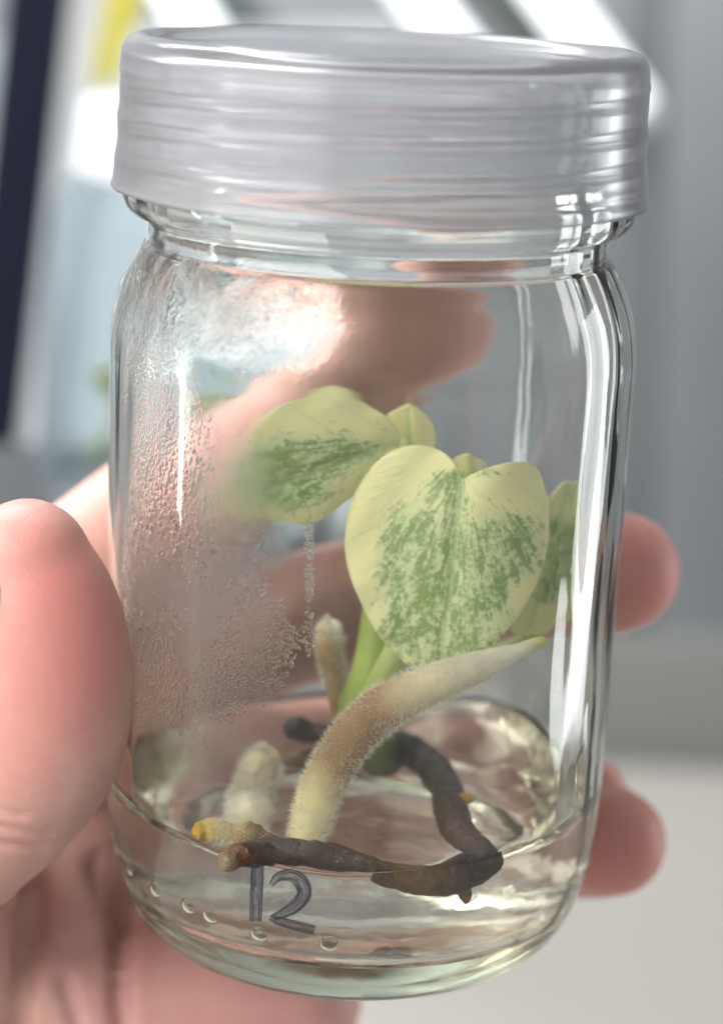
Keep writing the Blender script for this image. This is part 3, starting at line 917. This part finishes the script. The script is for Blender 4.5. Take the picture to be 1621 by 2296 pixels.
# the dark rhizome
rh, pp = organ('rhizome', [G(512, 1934, 1.15, 0.4), G(540, 1918, 1.39, 0.6), G(600, 1906, 1.48, 0.8), G(690, 1907, 1.56, 0.8), G(752, 1914, 1.5, 0.3), S(830, 1950, -0.0246, 1.3), S(880, 1964, -0.0243, 1.22), S(945, 1978, -0.0238, 1.28), S(1010, 1980, -0.0228, 1.28), S(1052, 1962, -0.0205, 1.34), G(1072, 1920, 1.72, -0.9), G(1044, 1884, 1.56, 0.2),
                            G(1018, 1846, 1.88, 0.8), G(1008, 1800, 1.88, 1.5), G(988, 1745, 1.88, 2.4), G(950, 1695, 1.88, 3.0), G(905, 1668, 1.88, 2.8), G(878, 1664, 1.64, 2.4)],
               RHIZ, [(0, srgb(110, 92, 68)), (0.04, DKB), (0.12, srgb(66, 42, 30)), (0.28, srgb(82, 58, 26)), (0.42, OLV), (0.5, DKB), (0.56, BLK), (0.65, DKB), (0.8, srgb(70, 56, 36)), (1, BLK)], 18, 0.0004, 21, 18)
organ('rhizome', [(652, 1624, 0.004, 1.3), (690, 1632, 0.005, 1.2), (740, 1642, 0.005, 1.3), (800, 1662, 0.005, 1.8), (860, 1690, 0.007, 1.9), (900, 1720, 0.009, 1.3)], RHIZ, [(0, BLK), (0.5, DKB), (1, BLK)], 16, 0.0005, 31)
organ('rhizome', [(628, 1690, 0.001, 0.7), (660, 1704, 0.001, 0.9), (700, 1690, 0.003, 0.9), (750, 1668, 0.004, 1.0)], RHIZ, [(0, srgb(140, 110, 70)), (1, DKB)], 12, 0.0004, 41)
organ('bud', [G(1018, 1792, 0.7, 2.0), G(1042, 1786, 0.8, 2.2), G(1054, 1784, 0.5, 2.2)], ROOT, [(0, srgb(190, 140, 60)), (1, srgb(214, 176, 84))], 12, 0.0002, 51)
organ('bud', [S(1034, 1985, -0.0195, 0.8), S(1042, 2006, -0.0200, 0.7), S(1044, 2018, -0.0200, 0.3)], ROOT, [(0, DKB), (1, srgb(196, 128, 60))], 12, 0.0002, 61)

# ------------------------------------------------------------------ the hand that holds the jar
def blob_chain(V, F, pts, per=10, seg=44):
    pp = []
    for (u, v_, Y, r) in cr(pts, per):
        q = at(u, v_, Y)
        pp.append((q.x, q.y, q.z, r * J))
    vs, fs, _ = tube(pp, seg)
    # rounder ends: add a ball at both
    b0 = len(V); V += vs; F += [tuple(b0 + i for i in p) for p in fs]
    for e in (pp[0], pp[-1]):
        sv, sf = lathe([(e[3] * math.sin(k * math.pi / 10), -e[3] * math.cos(k * math.pi / 10)) for k in range(11)][0:1] + [(e[3] * math.sin(k * math.pi / 10), -e[3] * math.cos(k * math.pi / 10)) for k in range(1, 10)] + [(0, e[3])], 20)
        b0 = len(V); V += [Vector(s) + Vector(e[:3]) for s in sv]; F += [tuple(b0 + i for i in p) for p in sf]
HV, HF = [], []
chains = dict(
    thumb=[(62, 1262, -0.0165, 7.3), (84, 1340, -0.0168, 8.6), (104, 1450, -0.0170, 9.4), (106, 1570, -0.0168, 9.7), (82, 1680, -0.0160, 9.6), (10, 1790, -0.0140, 9.2), (-90, 1890, -0.010, 9.0), (-170, 2010, -0.002, 10.0), (-180, 2180, 0.008, 12.0), (-120, 2400, 0.018, 13.5)],
    index=[(-20, 1560, 0.016, 10.2), (90, 1370, 0.020, 9.6), (240, 1240, 0.0265, 9.2), (420, 1100, 0.0345, 9.1), (620, 950, 0.0385, 8.9), (800, 800, 0.0395, 8.8), (940, 710, 0.0390, 9.2), (1030, 620, 0.0385, 9.4), (1070, 540, 0.0380, 8.9), (1075, 470, 0.0370, 7.8)],
    middle=[(40, 1760, 0.020, 10.4), (250, 1560, 0.028, 9.6), (470, 1440, 0.0365, 9.2), (760, 1350, 0.0390, 8.9), (1040, 1305, 0.0375, 8.6), (1250, 1288, 0.0315, 8.4), (1350, 1284, 0.0260, 8.2), (1392, 1282, 0.0225, 7.7)],
    ring=[(90, 1980, 0.020, 10.4), (300, 1880, 0.029, 9.6), (520, 1850, 0.0365, 9.1), (800, 1850, 0.0390, 8.8), (1060, 1862, 0.0375, 8.6), (1240, 1875, 0.0320, 8.3), (1330, 1882, 0.0265, 8.0), (1372, 1888, 0.0225, 7.3)],
    ringbump=[(1290, 1800, 0.0320, 5.2), (1340, 1768, 0.0290, 3.8)],
    pinky=[(160, 2150, 0.024, 11.5), (380, 2110, 0.034, 10.0), (620, 2080, 0.038, 8.8), (850, 2070, 0.0385, 8.2), (1020, 2075, 0.0375, 7.4)],
    colA=[(-50, 1960, 0.008, 6.8), (-52, 2120, 0.008, 7.4), (-56, 2400, 0.009, 8.2)],
    colB=[(185, 1880, 0.0180, 5.0), (165, 2000, 0.0150, 6.2), (160, 2120, 0.0140, 7.2), (160, 2250, 0.0135, 7.8), (150, 2450, 0.014, 8.6)],
    colC=[(395, 1960, 0.0270, 7.4), (405, 2120, 0.0225, 8.4), (425, 2300, 0.0200, 9.4), (430, 2500, 0.019, 10)],
    colD=[(690, 2250, 0.0280, 7.5), (640, 2330, 0.0250, 9.0), (600, 2480, 0.022, 10)],
    fillA=[(50, 1960, 0.017, 7), (52, 2150, 0.0165, 7.5), (52, 2450, 0.0165, 8)],
    fillB=[(290, 1990, 0.0250, 7), (285, 2150, 0.0215, 8), (290, 2450, 0.020, 9)],
    fillC=[(540, 2200, 0.0290, 8), (530, 2330, 0.0240, 9), (520, 2500, 0.022, 10)],
    web=[(-80, 1600, 0.012, 9), (-60, 1750, 0.016, 10), (20, 1880, 0.022, 10)],
    slab1=[(60, 1900, 0.027, 11), (120, 2200, 0.027, 13), (150, 2700, 0.027, 15)],
    slab2=[(330, 2050, 0.037, 10), (330, 2300, 0.036, 13), (300, 2700, 0.034, 15)],
    slab3=[(-120, 1900, 0.020, 11), (-90, 2300, 0.022, 13), (-30, 2700, 0.026, 16)],
    heel=[(-60, 2600, 0.026, 18), (250, 2600, 0.030, 18), (480, 2560, 0.032, 14)],
    wrist=[(100, 2600, 0.028, 22), (80, 3100, 0.032, 24), (60, 3700, 0.038, 26)],
)
for ch in chains.values(): blob_chain(HV, HF, ch)
for (x, y, z, r) in cr([(-0.040, 0.012, -0.017, 10), (-0.028, 0.013, -0.019, 10), (-0.016, 0.014, -0.019, 9.8), (-0.007, 0.015, -0.019, 9.3)], 6):   # the palm edge under the jar
    sv, sf = lathe([(0, -r * J)] + [(r * J * math.sin(k * math.pi / 10), -r * J * math.cos(k * math.pi / 10)) for k in range(1, 10)] + [(0, r * J)], 20)
    b0 = len(HV); HV += [Vector(q) + Vector((x, y, z)) for q in sv]; HF += [tuple(b0 + i for i in p) for p in sf]
tmp = new_obj('hand_base', HV, HF, None)
fix_normals(tmp)
rm = tmp.modifiers.new('fuse', 'REMESH'); rm.mode = 'VOXEL'; rm.voxel_size = 0.00062
sm = tmp.modifiers.new('soften', 'SMOOTH'); sm.factor = 0.5; sm.iterations = 16
dg = bpy.context.evaluated_depsgraph_get()
hme = bpy.data.meshes.new_from_object(tmp.evaluated_get(dg))
bpy.data.objects.remove(tmp)
hand = bpy.data.objects.new('hand', hme)
hme.name = 'hand'
link(hand)
hme.materials.clear(); hme.materials.append(SKIN)
hme.polygons.foreach_set('use_smooth', [True] * len(hme.polygons))
spots = [(at(1440, 1300, 0.016), 0.011, 0.85), (at(1400, 1930, 0.016), 0.011, 0.9), (at(150, 1300, -0.024), 0.010, 0.95), (at(200, 1480, -0.024), 0.007, 0.5), (at(90, 1640, -0.026), 0.008, 0.45), (at(1000, 640, 0.030), 0.012, 0.5),
         (at(500, 2280, 0.016), 0.014, 0.4), (at(330, 1180, 0.026), 0.012, 0.35), (at(740, 1500, 0.032), 0.010, 0.25)]
# creases of the palm and the thumb joint, pressed into the surface
creases = [([(30, 1950, 0.002), (56, 2060, 0.004), (58, 2180, 0.004), (40, 2330, 0.004)], 0.0024, 0.0013),
           ([(215, 1940, 0.012), (262, 2040, 0.012), (276, 2160, 0.010), (290, 2330, 0.010)], 0.0024, 0.0013),
           ([(150, 2190, 0.006), (175, 2260, 0.006), (190, 2340, 0.006)], 0.0012, 0.0010),
           ([(-20, 1846, -0.023), (40, 1862, -0.0235), (110, 1872, -0.022)], 0.0004, 0.0007),
           ([(-20, 1880, -0.022), (50, 1898, -0.0225), (90, 1896, -0.021)], 0.0004, 0.0007),
           ([(-20, 1815, -0.024), (50, 1830, -0.0245)], 0.00025, 0.0006)]
hme.update()
segs = []
for (pl, dp, wd) in creases:
    pts3 = [at(*q) for q in cr(pl, 4)]
    segs += [(a, b, dp, wd) for a, b in zip(pts3[:-1], pts3[1:])]
norms = [q.normal.copy() for q in hme.vertices]
for q, nn in zip(hme.vertices, norms):
    if q.co.x > -0.012 or nn.y > 0.5: continue
    best = 0
    for (a, b, dp, wd) in segs:
        ab = b - a; w_ = q.co - a
        t = max(0, min(1, w_.dot(ab) / ab.length_squared))
        dv = w_ - ab * t
        dv.y *= 0.06                       # the crease runs down into the fold
        d2 = dv.length_squared / (wd * wd)
        if d2 < 9: best = max(best, dp * math.exp(-d2))
    if best: q.co -= nn * best
red = []
for q in hme.vertices:
    g = 0
    for (c, r, k) in spots:
        d2 = (q.co - c).length_squared / (r * r)
        if d2 < 6: g += k * math.exp(-d2)
    red.append(min(1, g))
set_attr(hand, 'redness', red)
tag(hand, 'bare hand with thumb and fingers wrapped round the glass jar', 'hand')

# thumb nail, on the side of the thumb that faces away from the jar
NAIL = plain('nail', (0.60, 0.39, 0.31), 0.3, 0.15, 200)
nv, nf = [], []
c0 = at(78, 1325, -0.0168)
axn = (at(50, 1240, -0.0165) - at(95, 1420, -0.0170)).normalized()
ndir = Vector((-0.93, -0.36, 0.0)); ndir = (ndir - axn * ndir.dot(axn)).normalized()
sid = axn.cross(ndir)
for i in range(13):
    l = (i / 12 - 0.5)
    for k in range(13):
        a = (k / 12 - 0.5) * 1.75
        rr = 8.95 * J - 0.0014 * (l + 0.1) ** 2 - (0.0012 if i in (0, 12) or k in (0, 12) else 0)
        wl = math.sqrt(max(0.05, 1 - (2 * abs(k / 12 - 0.5)) ** 3 * 0.85))
        nv.append(c0 + axn * (l * 0.0125 * wl) + (ndir * math.cos(a) + sid * math.sin(a)) * rr)
for i in range(12):
    for k in range(12):
        A = i * 13 + k
        nf.append((A, A + 1, A + 14, A + 13))
nail = new_obj('thumb_nail', nv, nf, NAIL, hand)
so = nail.modifiers.new('thickness', 'SOLIDIFY'); so.thickness = 0.0005; so.offset = 0
